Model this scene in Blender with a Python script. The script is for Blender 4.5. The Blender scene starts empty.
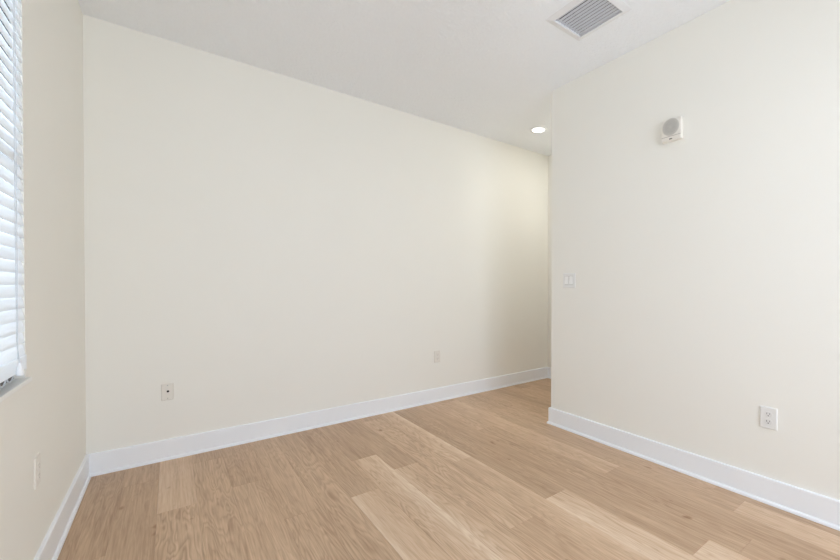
import bpy, bmesh, math, random
from mathutils import Vector, Matrix

scene = bpy.context.scene
col = scene.collection
rng = random.Random(11)

# ------------------------------------------------------------------ room dimensions (metres)
H = 2.74                       # ceiling height
XL, XR, XE = -0.397, 2.440, 3.627   # left wall, right wall, end of the hall nook
YB, YR, YS = 3.320, 2.195, -2.05    # back wall, outside corner of the right wall, wall behind the camera
WT = 0.13                      # wall thickness

# ------------------------------------------------------------------ camera
cam = bpy.data.objects.new('camera', bpy.data.cameras.new('camera'))
col.objects.link(cam)
yaw, pit, rol, camh = 0.6808, -0.0086, 0.0011, 1.1433
F = Vector((math.sin(yaw)*math.cos(pit), math.cos(yaw)*math.cos(pit), math.sin(pit)))
R = Vector((math.cos(yaw), -math.sin(yaw), 0)); U = R.cross(F)
R2 = R*math.cos(rol) + U*math.sin(rol); U2 = -R*math.sin(rol) + U*math.cos(rol)
M = Matrix((R2, U2, -F)).transposed().to_4x4(); M.translation = (0, 0, camh)
cam.matrix_world = M
cam.data.sensor_fit = 'HORIZONTAL'; cam.data.sensor_width = 36
cam.data.lens = 392.56*36/840
cam.data.shift_x = -68.83/840
cam.data.shift_y = 8.58/840
cam.data.clip_start = 0.02
scene.camera = cam

# ------------------------------------------------------------------ exposure, sky and daylight
scene.view_settings.view_transform = 'Standard'
scene.view_settings.look = 'None'
scene.view_settings.gamma = 1.0
scene.view_settings.use_curve_mapping = False
scene.view_settings.exposure = -0.10
scene.cycles.max_bounces = 16
scene.cycles.diffuse_bounces = 10
scene.cycles.transparent_max_bounces = 12
scene.cycles.sample_clamp_indirect = 6.0

world = bpy.data.worlds.new('overcast_sky'); scene.world = world
world.use_nodes = True
wn = world.node_tree; wn.nodes.clear()
w_out = wn.nodes.new('ShaderNodeOutputWorld'); w_bg = wn.nodes.new('ShaderNodeBackground')
w_tc = wn.nodes.new('ShaderNodeTexCoord'); w_sep = wn.nodes.new('ShaderNodeSeparateXYZ')
w_ramp = wn.nodes.new('ShaderNodeValToRGB')
wn.links.new(w_tc.outputs['Generated'], w_sep.inputs[0])
w_map = wn.nodes.new('ShaderNodeMapRange'); w_map.inputs[1].default_value = -1; w_map.inputs[2].default_value = 1
wn.links.new(w_sep.outputs['Z'], w_map.inputs[0]); wn.links.new(w_map.outputs[0], w_ramp.inputs[0])
w_ramp.color_ramp.elements[0].position = 0.46; w_ramp.color_ramp.elements[0].color = (1.12, 1.18, 1.34, 1)
w_ramp.color_ramp.elements[1].position = 0.53; w_ramp.color_ramp.elements[1].color = (0.92, 1.0, 1.20, 1)
wn.links.new(w_ramp.outputs[0], w_bg.inputs[0]); w_bg.inputs[1].default_value = 7.3
wn.links.new(w_bg.outputs[0], w_out.inputs[0])

# openings (y0, y1, z0, z1) in the left wall, (x0, x1, z0, z1) in the wall behind the camera
WIN1 = (1.05, 2.085, 0.818, 2.32)
ADDED_WIN = (0.30, 0.90, 0.818, 1.80)  # unseen window, added to bring cool daylight onto the right wall
ADDED_SLIDER = (0.15, 1.95, 0.03, 2.2)  # unseen sliding door, added to bring daylight in from behind the camera

def portal(name, loc, rot, sx, sy):
    l = bpy.data.lights.new(name, 'AREA'); l.shape = 'RECTANGLE'; l.size = sx; l.size_y = sy
    l.cycles.is_portal = True
    o = bpy.data.objects.new(name, l); o.location = loc; o.rotation_euler = rot; col.objects.link(o)
hz = (0, math.radians(-90), 0)
for nm, (a, b, c, d) in (('daylight_portal', WIN1), ('daylight_portal', ADDED_WIN)):
    portal(nm, (XL-WT-0.02, (a+b)/2, (c+d)/2), hz, d-c, b-a)
portal('daylight_portal', ((ADDED_SLIDER[0]+ADDED_SLIDER[1])/2, YS-WT-0.02, (ADDED_SLIDER[2]+ADDED_SLIDER[3])/2), (math.radians(90), 0, 0),
       ADDED_SLIDER[1]-ADDED_SLIDER[0], ADDED_SLIDER[3]-ADDED_SLIDER[2])

# unseen fill lamp added behind the camera to brighten the room
lamp = bpy.data.lights.new('added_fill_lamp', 'AREA'); lamp.shape = 'DISK'; lamp.size = 0.4; lamp.energy = 20; lamp.color = (0.93, 1.0, 1.14)
lamp_o = bpy.data.objects.new('added_fill_lamp', lamp); lamp_o.location = (1.90, -1.0, H-0.09); col.objects.link(lamp_o)

# ------------------------------------------------------------------ materials
def srgb(r, g, b):
    f = lambda c: (c/255/12.92) if c/255 <= 0.04045 else ((c/255+0.055)/1.055)**2.4
    return (f(r), f(g), f(b), 1)

def mat(name, color, rough=0.5, spec=0.5, metal=0.0, bump=None, emit=None):
    m = bpy.data.materials.new(name); m.use_nodes = True
    nt = m.node_tree; p = nt.nodes['Principled BSDF']
    p.inputs['Base Color'].default_value = color; p.inputs['Roughness'].default_value = rough
    p.inputs['Specular IOR Level'].default_value = spec; p.inputs['Metallic'].default_value = metal
    tc = nt.nodes.new('ShaderNodeTexCoord')
    if bump:
        sc, strength, dist, kind = bump
        n = nt.nodes.new('ShaderNodeTexNoise'); n.inputs['Scale'].default_value = sc
        n.inputs['Detail'].default_value = 4; n.inputs['Roughness'].default_value = 0.55
        nt.links.new(tc.outputs['Object'], n.inputs['Vector'])
        src = n.outputs['Fac']
        if kind == 'knock':
            r = nt.nodes.new('ShaderNodeValToRGB')
            r.color_ramp.elements[0].position = 0.47; r.color_ramp.elements[1].position = 0.58
            nt.links.new(src, r.inputs[0]); src = r.outputs[0]
        b = nt.nodes.new('ShaderNodeBump'); b.inputs['Strength'].default_value = strength
        b.inputs['Distance'].default_value = dist
        nt.links.new(src, b.inputs['Height']); nt.links.new(b.outputs[0], p.inputs['Normal'])
    # a faint tonal variation of the finish itself
    v = nt.nodes.new('ShaderNodeTexNoise'); v.inputs['Scale'].default_value = 3.0; v.inputs['Detail'].default_value = 2
    nt.links.new(tc.outputs['Object'], v.inputs['Vector'])
    mx = nt.nodes.new('ShaderNodeMix'); mx.data_type = 'RGBA'
    mx.inputs[6].default_value = color
    mx.inputs[7].default_value = (color[0]*0.985, color[1]*0.985, color[2]*0.98, 1)
    nt.links.new(v.outputs['Fac'], mx.inputs[0]); nt.links.new(mx.outputs[2], p.inputs['Base Color'])
    if emit:
        p.inputs['Emission Color'].default_value = emit[0]; p.inputs['Emission Strength'].default_value = emit[1]
    return m

M_wall = mat('cream_wall_paint', srgb(237, 235.5, 229), 0.7, 0.25, bump=(260, 0.10, 0.0006, 'fine'))
M_ceil = mat('white_knockdown_ceiling', srgb(244, 247, 251), 0.85, 0.15, bump=(55, 0.6, 0.003, 'knock'))
M_trim = mat('white_trim_paint', srgb(239, 242, 246), 0.35, 0.45)
M_plate = mat('white_plastic_plate', srgb(230, 230, 228), 0.45, 0.5)
M_insert = mat('white_plastic_insert', srgb(224, 224, 222), 0.4, 0.5)
M_rocker = mat('bright_white_rocker', srgb(240, 240, 238), 0.35, 0.5)
M_slot = mat('dark_slot', srgb(44, 42, 41), 0.6, 0.2)
M_faint = mat('grey_slot', srgb(150, 146, 140), 0.6, 0.2)
M_ivory = mat('offwhite_plastic_plate', srgb(228, 224, 216), 0.4, 0.4)
M_metal = mat('screw_metal', srgb(190, 188, 184), 0.35, 0.5, 0.6)
M_vent = mat('white_enamel_vent', srgb(232, 233, 236), 0.4, 0.5)
M_blade = mat('enamel_blade', srgb(200, 204, 212), 0.45, 0.4)
M_duct = mat('dark_duct', srgb(38, 39, 42), 0.9, 0.2)
M_frame = mat('dark_bronze_window_frame', srgb(62, 60, 58), 0.4, 0.5)
M_sill = mat('pale_marble_sill', srgb(236, 236, 233), 0.3, 0.5)
M_cord = mat('white_cord', srgb(205, 209, 214), 0.8, 0.2)
M_rail = mat('white_blind_rail', srgb(240, 242, 244), 0.4, 0.4)
M_door = mat('white_door_frame', srgb(235, 236, 237), 0.4, 0.5)
M_lens = mat('glowing_lens', srgb(255, 252, 245), 0.5, 0.2, emit=((1, 0.97, 0.92, 1), 5.0))
M_core = mat('concrete_subfloor', srgb(150, 146, 140), 0.9, 0.1)

def slat_material():
    m = bpy.data.materials.new('white_blind_slat'); m.use_nodes = True
    nt = m.node_tree; p = nt.nodes['Principled BSDF']; out = nt.nodes['Material Output']
    p.inputs['Base Color'].default_value = srgb(244, 246, 248); p.inputs['Roughness'].default_value = 0.45
    tr = nt.nodes.new('ShaderNodeBsdfTranslucent'); tr.inputs[0].default_value = srgb(246, 250, 252)
    mx = nt.nodes.new('ShaderNodeMixShader'); mx.inputs[0].default_value = 0.23
    n = nt.nodes.new('ShaderNodeTexNoise'); tc = nt.nodes.new('ShaderNodeTexCoord')
    mp = nt.nodes.new('ShaderNodeMapping'); mp.inputs['Scale'].default_value = (60, 3, 60)
    nt.links.new(tc.outputs['Object'], mp.inputs[0]); nt.links.new(mp.outputs[0], n.inputs['Vector'])
    b = nt.nodes.new('ShaderNodeBump'); b.inputs['Strength'].default_value = 0.1; b.inputs['Distance'].default_value = 0.0005
    nt.links.new(n.outputs['Fac'], b.inputs['Height']); nt.links.new(b.outputs[0], p.inputs['Normal'])
    nt.links.new(p.outputs[0], mx.inputs[1]); nt.links.new(tr.outputs[0], mx.inputs[2])
    nt.links.new(mx.outputs[0], out.inputs[0])
    return m
M_slat = slat_material()

def glass_material():
    m = bpy.data.materials.new('clear_window_glass'); m.use_nodes = True
    nt = m.node_tree; out = nt.nodes['Material Output']; nt.nodes.remove(nt.nodes['Principled BSDF'])
    t = nt.nodes.new('ShaderNodeBsdfTransparent'); t.inputs[0].default_value = (0.95, 0.97, 0.96, 1)
    g = nt.nodes.new('ShaderNodeBsdfGlossy'); g.inputs['Roughness'].default_value = 0.02
    fr = nt.nodes.new('ShaderNodeFresnel'); fr.inputs[0].default_value = 1.45
    mx = nt.nodes.new('ShaderNodeMixShader')
    nt.links.new(fr.outputs[0], mx.inputs[0]); nt.links.new(t.outputs[0], mx.inputs[1]); nt.links.new(g.outputs[0], mx.inputs[2])
    nt.links.new(mx.outputs[0], out.inputs[0])
    return m
M_glass = glass_material()

def grille_material():
    m = mat('perforated_grey_grille', srgb(176, 173, 168), 0.5, 0.4)
    nt = m.node_tree; p = nt.nodes['Principled BSDF']
    tc = nt.nodes.new('ShaderNodeTexCoord')
    v = nt.nodes.new('ShaderNodeTexVoronoi'); v.inputs['Scale'].default_value = 330; v.inputs['Randomness'].default_value = 0.0
    nt.links.new(tc.outputs['Object'], v.inputs['Vector'])
    r = nt.nodes.new('ShaderNodeValToRGB')
    r.color_ramp.elements[0].position = 0.28; r.color_ramp.elements[0].color = srgb(120, 118, 115)
    r.color_ramp.elements[1].position = 0.36; r.color_ramp.elements[1].color = srgb(200, 197, 191)
    nt.links.new(v.outputs['Distance'], r.inputs[0]); nt.links.new(r.outputs[0], p.inputs['Base Color'])
    return m
M_grille = grille_material()

def wood_material():
    m = bpy.data.materials.new('light_oak_planks'); m.use_nodes = True
    nt = m.node_tree; N = nt.nodes; L = nt.links; p = N['Principled BSDF']
    at = N.new('ShaderNodeAttribute'); at.attribute_name = 'plank'
    sp = N.new('ShaderNodeSeparateColor'); L.new(at.outputs['Color'], sp.inputs[0])
    tone, seed, ring = sp.outputs[0], sp.outputs[1], sp.outputs[2]
    tc = N.new('ShaderNodeTexCoord')
    comb = N.new('ShaderNodeCombineXYZ')
    mul = N.new('ShaderNodeMath'); mul.operation = 'MULTIPLY'; mul.inputs[1].default_value = 41.0; L.new(seed, mul.inputs[0])
    mul2 = N.new('ShaderNodeMath'); mul2.operation = 'MULTIPLY'; mul2.inputs[1].default_value = 97.0; L.new(seed, mul2.inputs[0])
    L.new(mul.outputs[0], comb.inputs[0]); L.new(mul2.outputs[0], comb.inputs[1]); L.new(mul.outputs[0], comb.inputs[2])
    add = N.new('ShaderNodeVectorMath'); add.operation = 'ADD'
    L.new(tc.outputs['Object'], add.inputs[0]); L.new(comb.outputs[0], add.inputs[1])
    def noise(sc, scale, detail=3, rough=0.55, dist=0.0):
        mp = N.new('ShaderNodeMapping'); mp.inputs['Scale'].default_value = sc; L.new(add.outputs[0], mp.inputs[0])
        n = N.new('ShaderNodeTexNoise'); n.inputs['Scale'].default_value = scale; n.inputs['Detail'].default_value = detail
        n.inputs['Roughness'].default_value = rough; n.inputs['Distortion'].default_value = dist
        L.new(mp.outputs[0], n.inputs['Vector']); return n.outputs['Fac']
    def math_(op, a, b):
        q = N.new('ShaderNodeMath'); q.operation = op
        for i, x in enumerate((a, b)):
            if isinstance(x, (int, float)): q.inputs[i].default_value = x
            else: L.new(x, q.inputs[i])
        return q.outputs[0]
    # growth rings: contour lines of a stretched low-frequency field (cathedral figure)
    field = noise((8.5, 0.9, 1), 1.0, 3.0, 0.55, 0.3)
    rings = math_('FRACT', math_('MULTIPLY', field, 20.0), 0.0)
    rr = N.new('ShaderNodeValToRGB'); e = rr.color_ramp.elements
    e[0].position = 0.0; e[0].color = (0, 0, 0, 1); e[1].position = 1.0; e[1].color = (0.15, 0.15, 0.15, 1)
    x = e.new(0.62); x.color = (1, 1, 1, 1); x = e.new(0.85); x.color = (0.7, 0.7, 0.7, 1)
    L.new(rings, rr.inputs[0])
    fibre = noise((150, 5.0, 1), 1.0, 3, 0.6)
    streak = noise((26, 0.9, 1), 1.0, 3, 0.55)
    cloud = noise((4, 0.8, 1), 1.0, 2, 0.5)
    knot = noise((13, 7, 1), 1.0, 1.5, 0.5)
    # fac: 0 dark .. 1 light
    f = math_('MULTIPLY', rr.outputs[0], math_('MULTIPLY', ring, 0.21))
    f = math_('ADD', f, math_('MULTIPLY', fibre, 0.62))
    f = math_('ADD', f, math_('MULTIPLY', streak, 0.38))
    f = math_('ADD', f, math_('MULTIPLY', cloud, 0.18))
    f = math_('ADD', f, math_('SUBTRACT', math_('MULTIPLY', tone, 1.15), 0.06))
    cr = N.new('ShaderNodeValToRGB'); c = cr.color_ramp.elements
    c[0].position = 0.30; c[0].color = srgb(164, 134, 106)
    c[1].position = 1.0; c[1].color = srgb(233, 213, 189)
    k = c.new(0.62); k.color = srgb(206, 176, 146)
    f2 = math_('MULTIPLY', f, 0.80)
    L.new(f2, cr.inputs[0])
    # small dark knots, sparse
    kr = N.new('ShaderNodeValToRGB'); kr.color_ramp.elements[0].position = 0.74; kr.color_ramp.elements[0].color = (1, 1, 1, 1)
    kr.color_ramp.elements[1].position = 0.80; kr.color_ramp.elements[1].color = (0.62, 0.52, 0.44, 1)
    L.new(knot, kr.inputs[0])
    mx = N.new('ShaderNodeMix'); mx.data_type = 'RGBA'; mx.blend_type = 'MULTIPLY'; mx.inputs[0].default_value = 1.0
    L.new(cr.outputs[0], mx.inputs[6]); L.new(kr.outputs[0], mx.inputs[7])
    L.new(mx.outputs[2], p.inputs['Base Color'])
    p.inputs['Roughness'].default_value = 0.42; p.inputs['Specular IOR Level'].default_value = 0.42
    b = N.new('ShaderNodeBump'); b.inputs['Strength'].default_value = 0.15; b.inputs['Distance'].default_value = 0.0006
    L.new(fibre, b.inputs['Height']); L.new(b.outputs[0], p.inputs['Normal'])
    return m
M_wood = wood_material()

# ------------------------------------------------------------------ mesh helpers
def link(name, bm, m, parent=None, smooth=False, **props):
    me = bpy.data.meshes.new(name); bmesh.ops.recalc_face_normals(bm, faces=bm.faces[:])
    bm.to_mesh(me); bm.free(); me.materials.append(m)
    if smooth:
        for f in me.polygons: f.use_smooth = True
        try: me.set_sharp_from_angle(angle=math.radians(35))
        except Exception: pass
    o = bpy.data.objects.new(name, me); col.objects.link(o)
    if parent: o.parent = parent
    for k, v in props.items(): o[k] = v
    return o

def structure(name, bm, m, parent=None, **kw):
    o = link(name, bm, m, parent, **kw)
    if parent is None: o['kind'] = 'structure'
    return o

def thing(name, label, category, loc, group=None, basis=None):
    o = bpy.data.objects.new(name, None); col.objects.link(o); o.empty_display_size = 0.05
    if basis is not None: o.matrix_world = basis
    o.location = loc; o['label'] = label; o['category'] = category
    if group: o['group'] = group
    return o

def add_box(bm, a, b, bevel=0.0, seg=2):
    a, b = Vector(a), Vector(b)
    t = bmesh.new(); bmesh.ops.create_cube(t, size=1.0)
    s = b - a; c = (a + b)/2
    for v in t.verts: v.co = Vector((v.co.x*abs(s.x), v.co.y*abs(s.y), v.co.z*abs(s.z))) + c
    if bevel > 0:
        bmesh.ops.bevel(t, geom=t.edges[:], offset=bevel, segments=seg, affect='EDGES', profile=0.5)
    merge(bm, t)

def merge(bm, t):
    me = bpy.data.meshes.new('tmp'); t.to_mesh(me); t.free(); bm.from_mesh(me); bpy.data.meshes.remove(me)

def box(a, b, bevel=0.0, seg=2):
    bm = bmesh.new(); add_box(bm, a, b, bevel, seg); return bm

def add_lathe(bm, prof, mtx=Matrix(), n=40):
    """prof: (radius, height) pairs spun about local z"""
    rings = []
    for r, z in prof:
        if r < 1e-6: rings.append([bm.verts.new(mtx @ Vector((0, 0, z)))])
        else: rings.append([bm.verts.new(mtx @ Vector((r*math.cos(2*math.pi*i/n), r*math.sin(2*math.pi*i/n), z))) for i in range(n)])
    for A, B in zip(rings, rings[1:]):
        for i in range(n):
            j = (i+1) % n
            if len(A) == 1 and len(B) == 1: continue
            if len(A) == 1: bm.faces.new((A[0], B[i], B[j]))
            elif len(B) == 1: bm.faces.new((A[i], A[j], B[0]))
            else: bm.faces.new((A[i], A[j], B[j], B[i]))

def lathe(prof, mtx=Matrix(), n=40):
    bm = bmesh.new(); add_lathe(bm, prof, mtx, n); return bm

def add_tube(bm, pts, r, n=8):
    pts = [Vector(p) for p in pts]; prev = None
    for i, p in enumerate(pts):
        d = (pts[min(i+1, len(pts)-1)] - pts[max(i-1, 0)]).normalized()
        a = d.orthogonal().normalized() if abs(d.z) > 0.9 or True else None
        ref = Vector((0, 0, 1)) if abs(d.z) < 0.9 else Vector((1, 0, 0))
        a = d.cross(ref).normalized(); b = d.cross(a)
        ring = [bm.verts.new(p + r*(a*math.cos(2*math.pi*k/n) + b*math.sin(2*math.pi*k/n))) for k in range(n)]
        if prev:
            for k in range(n): bm.faces.new((prev[k], prev[(k+1) % n], ring[(k+1) % n], ring[k]))
        else: bm.faces.new(ring)
        prev = ring
    bm.faces.new(prev)

def tube(pts, r, n=8):
    bm = bmesh.new(); add_tube(bm, pts, r, n); return bm

# ------------------------------------------------------------------ room shell
# floor: individual bevelled planks on a slab, 161 mm boards running away from the camera
W = 0.1613; X0 = -0.059
known = {   # column -> board ends (y) the photo shows, and tone of the board above / below each end
    -1: ([3.010], None), 0: ([2.552], None), 2: ([2.625], None), 3: ([2.105], None), 5: ([2.100], None),
    6: ([2.530], None), 7: ([2.252], None), 9: ([2.100], None), 10: ([1.433], None), 11: ([0.740], None),
    13: ([1.400], None), 14: ([0.756], None)}
tones = {(0, 'hi'): (0.24, 0.18), (0, 'lo'): (-0.03, 0.0), (-1, 'hi'): (0.05, -0.04), (-1, 'lo'): (0.0, 0.03), (2, 'hi'): (-0.06, -0.02),
         (2, 'lo'): (0.06, 0.02), (3, 'hi'): (0.0, 0.06), (3, 'lo'): (-0.05, -0.04), (5, 'hi'): (-0.02, 0.0), (5, 'lo'): (0.34, 0.10),
         (6, 'hi'): (-0.02, 0.0), (6, 'lo'): (0.02, 0.34), (7, 'hi'): (-0.02, 0.0), (7, 'lo'): (0.16, 0.0), (9, 'hi'): (0.0, 0.32),
         (9, 'lo'): (0.02, 0.22), (10, 'hi'): (-0.05, -0.02), (10, 'lo'): (0.34, 0.08), (11, 'hi'): (0.0, 0.02), (11, 'lo'): (0.28, 0.16),
         (14, 'hi'): (0.04, 0.0), (14, 'lo'): (0.12, 0.16), (13, 'hi'): (0.05, 0.18), (13, 'lo'): (-0.02, 0.05)}
free = {1: 1.3, 4: 1.15, 8: 1.36, 12: 2.45, -2: 2.3}
PL = 1.83
fb = bmesh.new(); lay = fb.loops.layers.float_color.new('plank')
def plank(x0, x1, y0, y1, tone):
    g, d = 0.0009, 0.0011
    tl, tr = tone if isinstance(tone, tuple) else (tone, tone)
    sd, rg = rng.random(), rng.choice((0.3, 0.6, 0.9, 1.2))
    tm = min(tl, tr) + 0.3*abs(tl - tr)
    xs = [(x0, tl), (x0+g, tl), (x0+0.35*(x1-x0), tm), (x0+0.65*(x1-x0), tm), (x1-g, tr), (x1, tr)]
    cols = []
    for k, (x, t) in enumerate(xs):
        zz = -d if k in (0, 5) else 0.0
        cols.append(([fb.verts.new((x, yy, zz if 0 < j < 3 else -d)) for j, yy in enumerate((y0, y0+g, y1-g, y1))], t))
    for (A, ta), (B, tb) in zip(cols, cols[1:]):
        for j in range(3):
            f = fb.faces.new((A[j], B[j], B[j+1], A[j+1]))
            for l, t in zip(f.loops, (ta, tb, tb, ta)): l[lay] = (t, sd, rg, 1)
n0 = math.floor((XL - X0)/W); n1 = math.ceil((XE - X0)/W)
for n in range(n0, n1+1):
    xa, xb = max(X0 + n*W, XL-0.02), min(X0 + (n+1)*W, XE+0.02)
    if xb - xa < 0.002: continue
    ylo = YS - 0.02 if xa < XR + 0.02 else YR - 0.02
    ends = known[n][0] if n in known else [free.get(n, rng.uniform(0, PL))]
    e0 = ends[0]; js = [e0 + k*PL for k in range(-6, 7)]
    cuts = [ylo] + [j for j in js if ylo + 0.01 < j < YB + 0.01] + [YB + 0.02]
    for a, b in zip(cuts, cuts[1:]):
        t = rng.uniform(-0.04, 0.05)
        if n in known:
            if abs(a - e0) < 1e-6 and (n, 'hi') in tones: t = tones[(n, 'hi')]
            if abs(b - e0) < 1e-6 and (n, 'lo') in tones: t = tones[(n, 'lo')]
        plank(xa, xb, a, b, t)
floor = structure('floor', fb, M_wood)
structure('floor_slab', box((XL-WT, YS-WT, -0.16), (XE+WT, YB+WT, -0.0012)), M_core, parent=floor)

# ceiling with the hole for the air vent
VX0, VX1, VY0, VY1 = 1.794, 2.044, 1.293, 1.597
bm = bmesh.new()
for a, b in (((XL-WT, YS-WT), (VX0, YB+WT)), ((VX1, YS-WT), (XE+WT, YB+WT)), ((VX0, YS-WT), (VX1, VY0)), ((VX0, VY1), (VX1, YB+WT))):
    add_box(bm, (*a, H), (*b, H+0.12))
structure('ceiling', bm, M_ceil)

def holed_wall(axis, p0, p1, a0, a1, holes):
    """wall slab between p0 and p1 on one axis, along a0..a1, with rectangular openings (a, b, z0, z1)"""
    bm = bmesh.new()
    def bx(u0, u1, z0, z1):
        if u1-u0 < 1e-4 or z1-z0 < 1e-4: return
        if axis == 'x': add_box(bm, (p0, u0, z0), (p1, u1, z1))
        else: add_box(bm, (u0, p0, z0), (u1, p1, z1))
    cur = a0
    for (u0, u1, z0, z1) in sorted(holes):
        bx(cur, u0, 0, H); bx(u0, u1, 0, z0); bx(u0, u1, z1, H); cur = u1
    bx(cur, a1, 0, H)
    return bm
structure('wall_left', holed_wall('x', XL-WT, XL, YS-WT, YB+WT, [ADDED_WIN, WIN1]), M_wall)
structure('wall_back', box((XL, YB, 0), (XE+WT, YB+WT, H)), M_wall)
structure('wall_right', box((XR, YS-WT, 0), (XR+WT, YR, H), 0.003, 2), M_wall)
structure('wall_hall', box((XR+WT, YR-WT, 0), (XE, YR, H)), M_wall)
structure('wall_end', box((XE, YR-WT, 0), (XE+WT, YB, H)), M_wall)
structure('wall_front', holed_wall('y', YS-WT, YS, XL, XR, [ADDED_SLIDER]), M_wall)

# baseboards with a shoe moulding, mitred round the room
P = [Vector(v) for v in ((XL, YS), (XL, YB), (XE, YB), (XE, YR), (XR, YR), (XR, YS))]
def miter(i):
    d0 = (P[i] - P[i-1]).normalized(); d1 = (P[(i+1) % 6] - P[i]).normalized()
    n_0 = Vector((d0.y, -d0.x)); n_1 = Vector((d1.y, -d1.x))
    s = n_0 + n_1
    return s / (s.dot(n_0))
def run(a, b, ma, mb, prof):
    bm = bmesh.new()
    A = [bm.verts.new((*(a + ma*o), z)) for o, z in prof]; B = [bm.verts.new((*(b + mb*o), z)) for o, z in prof]
    k = len(prof)
    for i in range(k): bm.faces.new((A[i], A[(i+1) % k], B[(i+1) % k], B[i]))
    bm.faces.new(A); bm.faces.new(B[::-1]); return bm
BASE = [(0, 0), (0.0137, 0), (0.0137, 0.1265), (0.0128, 0.1300), (0.0108, 0.1320), (0.008, 0.1325), (0, 0.1325)]
SHOE = [(0.0137, 0.0), (0.0244, 0.0), (0.0244, 0.004), (0.0236, 0.0095), (0.0212, 0.0140), (0.0178, 0.0168), (0.0137, 0.0180)]
for i, side in enumerate(('left', 'back', 'end', 'hall', 'right')):
    a, b, ma, mb = P[i], P[(i+1) % 6], miter(i), miter((i+1) % 6)
    o = structure('baseboard_' + side, run(a, b, ma, mb, BASE), M_trim)
    structure('shoe_moulding', run(a, b, ma, mb, SHOE), M_trim, parent=o)
for nm, xa, xb in (('baseboard_front', XL+0.03, ADDED_SLIDER[0]-0.08), ('baseboard_front_corner', ADDED_SLIDER[1]+0.08, XR-0.03)):
    structure(nm, box((xa, YS, 0), (xb, YS+0.0137, 0.1325)), M_trim)

# ------------------------------------------------------------------ window, plus unseen window and sliding door added for light
def frame_box(bm, ax, p0, p1, u0, u1, z0, z1, w, ws=None):
    ws = ws or w
    def bx(a, b, c, d):
        if ax == 'x': add_box(bm, (p0, a, c), (p1, b, d))
        else: add_box(bm, (a, p0, c), (b, p1, d))
    bx(u0, u0+ws, z0, z1); bx(u1-ws, u1, z0, z1); bx(u0+ws, u1-ws, z0, z0+w); bx(u0+ws, u1-ws, z1-w, z1)

def window(name, spec):
    y0, y1, z0, z1 = spec
    xg = XL - 0.046
    bm = bmesh.new(); frame_box(bm, 'x', xg-0.03, xg+0.02, y0, y1, z0, z1, 0.04, 0.014)
    add_box(bm, (xg-0.02, y0+0.014, (z0+z1)/2-0.011), (xg+0.01, y1-0.014, (z0+z1)/2+0.011))
    w = structure(name, bm, M_frame)
    structure('pane', box((xg-0.004, y0+0.012, z0+0.035), (xg+0.002, y1-0.012, z1-0.035)), M_glass, parent=w)
    bm = box((XL-0.026, y0, z0-0.015), (XL+0.002, y1, z0)); 
    add_box(bm, (XL, y0-0.015, z0-0.015), (XL+0.014, y1+0.010, z0), 0.002)
    structure('window_sill', bm, M_sill, parent=w)
    return w
window('window_1', WIN1)
window('added_window', ADDED_WIN)
x0, x1, z0, z1 = ADDED_SLIDER
bm = bmesh.new(); frame_box(bm, 'y', YS-0.09, YS-0.02, x0, x1, z0, z1, 0.06)
add_box(bm, ((x0+x1)/2-0.04, YS-0.08, z0+0.06), ((x0+x1)/2+0.04, YS-0.03, z1-0.06))
dr = structure('added_door', bm, M_door)
structure('pane', box((x0+0.055, YS-0.058, z0+0.055), (x1-0.055, YS-0.052, z1-0.055)), M_glass, parent=dr)

# ------------------------------------------------------------------ window blind
y0, y1, z0, z1 = WIN1
by0, by1 = y0 + 0.004, y1 - 0.002
xc = XL - 0.0065
blind = thing('window_blind', 'white horizontal slat blind, closed, filling the window on the left wall', 'blind', (xc, (by0+by1)/2, z0))
B0 = Matrix.Translation(-Vector(blind.location))
def bpart(name, bm, m, parent=blind, smooth=False, **kw):
    bm.transform(B0); return link(name, bm, m, parent, smooth, **kw)
bpart('headrail', box((XL-0.055, by0, z1-0.06), (XL-0.003, by1, z1-0.002), 0.002), M_rail)
bm = bmesh.new()
PITCH, SW, ST = 0.0405, 0.0500, 0.0028
tilt = math.radians(78)     # closed with the lower edge towards the room
zs = []
z = 0.924
while z < z1 - 0.075:
    zs.append(z); z += PITCH
def slat(bm, zc):
    n = 6; up, dn = [], []
    for k in range(n+1):
        t = k/n - 0.5
        crown = 0.0022*(1 - 4*t*t)
        # along the slat width: from inner-upper (window side) to lower (room side)
        ux, uz = math.cos(tilt), -math.sin(tilt)
        nx, nz = math.sin(tilt), math.cos(tilt)
        px, pz = ux*t*SW + nx*crown, uz*t*SW + nz*crown
        up.append((px + nx*ST/2, pz + nz*ST/2)); dn.append((px - nx*ST/2, pz - nz*ST/2))
    prof = up + dn[::-1]
    A = [bm.verts.new((xc+a, by0, zc+b)) for a, b in prof]; B = [bm.verts.new((xc+a, by1, zc+b)) for a, b in prof]
    k = len(prof)
    for i in range(k): bm.faces.new((A[i], A[(i+1) % k], B[(i+1) % k], B[i]))
    bm.faces.new(A); bm.faces.new(B[::-1])
for zc in zs: slat(bm, zc)
bpart('slats', bm, M_slat)
bpart('bottom_rail', box((xc-0.014, by0, 0.850), (xc+0.0100, by1, 0.8985), 0.003, 3), M_slat)
# ladder cords and lift cord on the face of the slats
for yc in (1.985, (by0+by1)/2, by0+0.10):
    bpart('ladder_cord', tube([(xc+0.0100, yc, 0.870), (xc+0.0095, yc, z1-0.07)], 0.0011, 6), M_cord)
bpart('end_cap', box((xc-0.0150, by1-0.012, 0.848), (xc+0.0112, by1+0.001, 0.900), 0.003, 2), M_rail)
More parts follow.
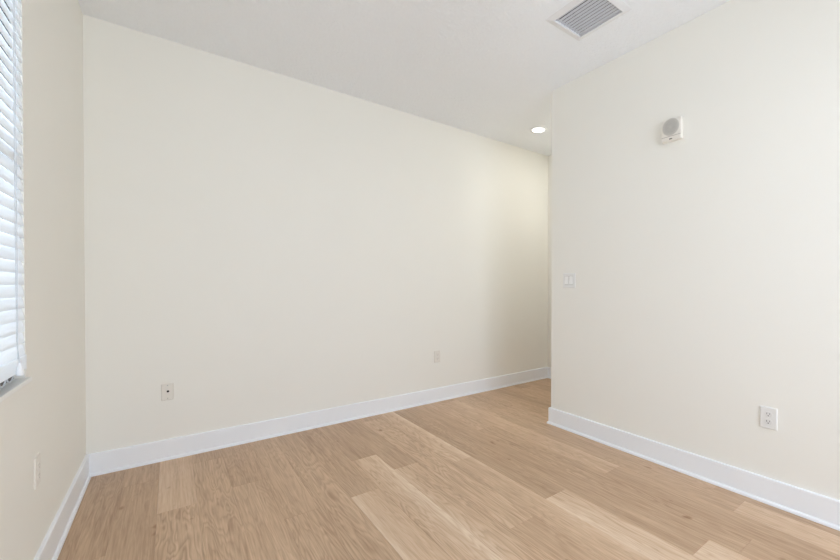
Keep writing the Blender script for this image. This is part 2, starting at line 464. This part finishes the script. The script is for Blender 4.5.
# loops of cord hanging under the rail
for yc in (1.77, 1.845, 1.92):
    pts = [(xc+0.006, yc + 0.030*math.cos(a), 0.852 + 0.018*math.sin(a)) for a in [math.pi + math.pi*k/12 for k in range(13)]]
    bpart('cord_loop', tube(pts, 0.0022, 8), M_cord)
bpart('cord_tassel', lathe([(0.002, 0.0), (0.0045, -0.004), (0.0085, -0.030), (0.0085, -0.040), (0.005, -0.042), (0, -0.042)],
      Matrix.Translation((xc+0.0195, 1.955, 0.888)), 16), M_rail, smooth=True)
bpart('lift_cord', tube([(xc+0.0195, 1.955, 0.886), (xc+0.0150, 1.948, 0.96), (xc+0.0125, 1.955, 1.45), (xc+0.0120, 1.958, z1-0.05)], 0.0011, 6), M_cord)

# ------------------------------------------------------------------ ceiling things
vent = thing('ceiling_vent', 'white rectangular louvred air vent in the ceiling near the right wall', 'vent', ((VX0+VX1)/2, (VY0+VY1)/2, H))
V0 = Matrix.Translation(-Vector(vent.location))
def vpart(name, bm, m, **kw):
    bm.transform(V0); return link(name, bm, m, vent, **kw)
bm = bmesh.new()
ox0, ox1, oy0, oy1 = 1.757, 2.078, 1.254, 1.634
# flange: sloping picture-frame ring with a throat
lo, hi = H-0.010, H-0.002
ringv = []
for (a0, a1, b0, b1, zz) in ((ox0, ox1, oy0, oy1, H), (ox0, ox1, oy0, oy1, hi), (VX0-0.006, VX1+0.006, VY0-0.006, VY1+0.006, lo), (VX0+0.001, VX1-0.001, VY0+0.001, VY1-0.001, lo), (VX0+0.001, VX1-0.001, VY0+0.001, VY1-0.001, H+0.02)):
    ringv.append([bm.verts.new(v) for v in ((a0, b0, zz), (a1, b0, zz), (a1, b1, zz), (a0, b1, zz))])
for A, B in zip(ringv, ringv[1:]):
    for k in range(4): bm.faces.new((A[k], A[(k+1) % 4], B[(k+1) % 4], B[k]))
vpart('frame', bm, M_vent)
bm = bmesh.new()
for a, b in (((VX0-.004, VY0-.004, H+.02), (VX0+.001, VY1+.004, H+.115)), ((VX1-.001, VY0-.004, H+.02), (VX1+.004, VY1+.004, H+.115)),
             ((VX0+.001, VY0-.004, H+.02), (VX1-.001, VY0+.001, H+.115)), ((VX0+.001, VY1-.001, H+.02), (VX1-.001, VY1+.004, H+.115)),
             ((VX0-.004, VY0-.004, H+.115), (VX1+.004, VY1+.004, H+.119))):
    add_box(bm, a, b)
vpart('duct_box', bm, M_duct)
NB = 10
for k in range(NB):
    xm = VX0 + 0.016 + (VX1-VX0-0.030)*k/(NB-1)
    bm = bmesh.new(); w = 0.0148; t = 0.0012
    a = math.radians(6 if k == 0 else 22)
    ux, uz = math.cos(a)*w/2, -math.sin(a)*w/2
    nx, nz = math.sin(a)*t/2, math.cos(a)*t/2
    prof = [(-ux+nx, -uz+nz), (ux+nx, uz+nz), (ux+0.001+nx, uz+0.0005+nz), (ux+0.001-nx, uz+0.0005-nz), (ux-nx, uz-nz), (-ux-nx, -uz-nz)]
    zc = H + 0.002
    A = [bm.verts.new((xm+p, VY0+0.001, zc+q)) for p, q in prof]; Bv = [bm.verts.new((xm+p, VY1-0.001, zc+q)) for p, q in prof]
    for i in range(6): bm.faces.new((A[i], A[(i+1) % 6], Bv[(i+1) % 6], Bv[i]))
    bm.faces.new(A); bm.faces.new(Bv[::-1])
    vpart('louvre', bm, M_blade)
for yy in (oy0+0.018, oy1-0.018):
    vpart('screw', lathe([(0, -0.0012), (0.003, -0.001), (0.0036, 0.001)], Matrix.Translation(((ox0+ox1)/2, yy, H-0.0062)), 16), M_vent)

def recessed(x, y, label, watts):
    dl = thing('recessed_light', label, 'light', (x, y, H))
    link('trim_ring', lathe([(0.062, -0.003), (0.066, -0.007), (0.080, -0.008), (0.088, -0.005), (0.090, 0.0), (0.062, 0.0), (0.062, -0.003)]), M_trim, dl, True)
    link('lens', lathe([(0, -0.0045), (0.045, -0.0042), (0.062, -0.003), (0.062, -0.001), (0, -0.001)]), M_lens, dl, True, label='glowing white lens')
    l = bpy.data.lights.new('recessed_lamp', 'AREA'); l.shape = 'DISK'; l.size = 0.12; l.energy = watts; l.color = (0.98, 0.97, 0.95)
    o = bpy.data.objects.new('recessed_lamp', l); o.location = (0, 0, -0.012); o.parent = dl; col.objects.link(o)
recessed(2.940, 2.825, 'round white recessed ceiling light glowing above the hall opening', 0.12)
recessed(3.26, 2.32, 'round recessed light added unseen as hall fill, behind the right wall', 7.2)  # hidden fitting added to lift the light level in the hall

# ------------------------------------------------------------------ things on the walls (local frame: x right, y up, z out of the wall)
def wall_frame(side):
    if side == 'right': X, Z = Vector((0, -1, 0)), Vector((-1, 0, 0))
    elif side == 'left': X, Z = Vector((0, 1, 0)), Vector((1, 0, 0))
    else: X, Z = Vector((1, 0, 0)), Vector((0, -1, 0))
    Y = Vector((0, 0, 1))
    return Matrix((X, Y, Z)).transposed().to_4x4()

def plate_bm(w, h, t=0.0055):
    """face plate with bevelled, slightly domed edge"""
    bm = bmesh.new(); rings = []
    for i, z in ((0, 0), (0, t*0.45), (0.0022, t*0.85), (0.0045, t)):
        rings.append([bm.verts.new(v) for v in ((-w/2+i, -h/2+i, z), (w/2-i, -h/2+i, z), (w/2-i, h/2-i, z), (-w/2+i, h/2-i, z))])
    for A, B in zip(rings, rings[1:]):
        for k in range(4): bm.faces.new((A[k], A[(k+1) % 4], B[(k+1) % 4], B[k]))
    bm.faces.new(rings[-1]); bm.faces.new(rings[0][::-1])
    return bm

def screw(root, x, y, z):
    link('screw', lathe([(0.0034, 0), (0.0032, 0.0008), (0, 0.0013)], Matrix.Translation((x, y, z)), 14), M_plate, root)

def receptacle(root, yc, z, mi, ms):
    """one socket face: rounded sides, two blade slots and a ground hole"""
    bm = bmesh.new(); pts = []
    r, hh = 0.0172, 0.0142
    a0 = math.asin(hh/r)
    for s in (0, math.pi):
        for k in range(9): pts.append((r*math.cos(s - a0 + 2*a0*k/8), r*math.sin(s - a0 + 2*a0*k/8)))
    A = [bm.verts.new((x, y+yc, z-0.001)) for x, y in pts]; B = [bm.verts.new((x*0.98, y*0.98+yc, z+0.0016)) for x, y in pts]
    k = len(pts)
    for i in range(k): bm.faces.new((A[i], A[(i+1) % k], B[(i+1) % k], B[i]))
    bm.faces.new(B); bm.faces.new(A[::-1])
    rc = link('receptacle', bm, mi, root)
    for x, w, h in ((-0.0064, 0.0024, 0.0085), (0.0064, 0.0022, 0.0070)):
        link('slot', box((x-w/2, yc+0.0035-h/2, z+0.001), (x+w/2, yc+0.0035+h/2, z+0.0019)), ms, rc)
    link('ground_hole', lathe([(0.0026, z+0.001), (0.0026, z+0.0019), (0, z+0.0019)], Matrix.Translation((0, yc-0.0070, 0)), 14), ms, rc)

def outlet(side, loc, label, m=M_plate, w=0.072, h=0.116, group=None):
    o = thing('wall_outlet', label, 'outlet', loc, group, wall_frame(side))
    link('plate', plate_bm(w, h), m, o)
    for yc in (0.0195, -0.0195): receptacle(o, yc, 0.0055, M_ivory if m is M_ivory else M_insert, M_faint if m is M_ivory else M_slot)
    screw(o, 0, 0, 0.0053)
    return o
outlet('right', (XR, 0.673, 0.4475), 'white duplex outlet low on the right wall, above the baseboard', w=0.078, h=0.114)
outlet('back', (2.035, YB, 0.441), 'small cream duplex outlet on the back wall, nearer the hall', M_ivory, 0.068, 0.114)
outlet('left', (XL, 2.218, 0.4415), 'cream duplex outlet on the left wall below the window', M_ivory, 0.070, 0.114)

cp = thing('cable_jack', 'off-white cable jack plate on the back wall near the left corner', 'jack', (-0.020, YB, 0.4425), None, wall_frame('back'))
link('plate', plate_bm(0.064, 0.108), M_ivory, cp)
link('connector', lathe([(0.0066, 0.005), (0.0066, 0.010), (0.0055, 0.0105), (0.0, 0.0105)], Matrix.Translation((0.002, 0.004, 0)), 20), M_slot, cp, True, label='dark round coaxial connector')
link('connector_nut', lathe([(0.0095, 0.005), (0.0095, 0.0070), (0.0066, 0.0073)], Matrix.Translation((0.002, 0.004, 0)), 6), M_ivory, cp)
for yy in (0.042, -0.042): link('screw', lathe([(0.0036, 0), (0.0034, 0.0008), (0, 0.0013)], Matrix.Translation((0, yy, 0.0053)), 14), M_metal, cp)

sw = thing('light_switch', 'white double rocker light switch on the right wall near its corner', 'switch', (XR, 2.005, 1.182), None, wall_frame('right'))
link('plate', plate_bm(0.122, 0.114), M_plate, sw)
for xx in (-0.023, 0.023):
    bm = bmesh.new(); w2, h2 = 0.0165, 0.033
    prof = [(-h2, 0.005), (-h2, 0.0100), (0.0, 0.0070), (h2, 0.0062), (h2, 0.005)]
    A = [bm.verts.new((xx-w2, y, z)) for y, z in prof]; Bv = [bm.verts.new((xx+w2, y, z)) for y, z in prof]
    for i in range(5): bm.faces.new((A[i], A[(i+1) % 5], Bv[(i+1) % 5], Bv[i]))
    bm.faces.new(A); bm.faces.new(Bv[::-1])
    rk = link('rocker', bm, M_rocker, sw)
    link('rocker_gap', box((xx-w2-0.0016, -h2-0.0022, 0.0050), (xx+w2+0.0016, h2+0.0014, 0.0057)), M_faint, rk)

sp = thing('alarm_speaker', 'white square alarm speaker with round grey grille, high on the right wall', 'speaker', (XR, 1.187, 2.1075), None, wall_frame('right'))
sw_, sh_ = 0.126, 0.136
bm = box((-sw_/2, -sh_/2, 0), (sw_/2, sh_/2, 0.0275), 0.007, 3)
link('housing', bm, M_ivory, sp)
link('lower_panel', box((-sw_/2+0.006, -sh_/2+0.006, 0.020), (sw_/2-0.006, -0.0400, 0.0288), 0.0015, 2), M_ivory, sp)
link('groove', box((-sw_/2+0.004, -0.0395, 0.0270), (sw_/2-0.004, -0.0370, 0.0277)), M_faint, sp)
link('speaker_grille', lathe([(0.053, 0.0270), (0.053, 0.0285), (0.050, 0.0295), (0, 0.0310)], Matrix.Translation((-0.002, 0.018, 0)), 48), M_grille, sp, label='round grey perforated grille')
link('indicator', box((-0.010, -0.0585, 0.0290), (0.008, -0.0525, 0.0302)), M_slot, sp, label='small dark indicator mark')
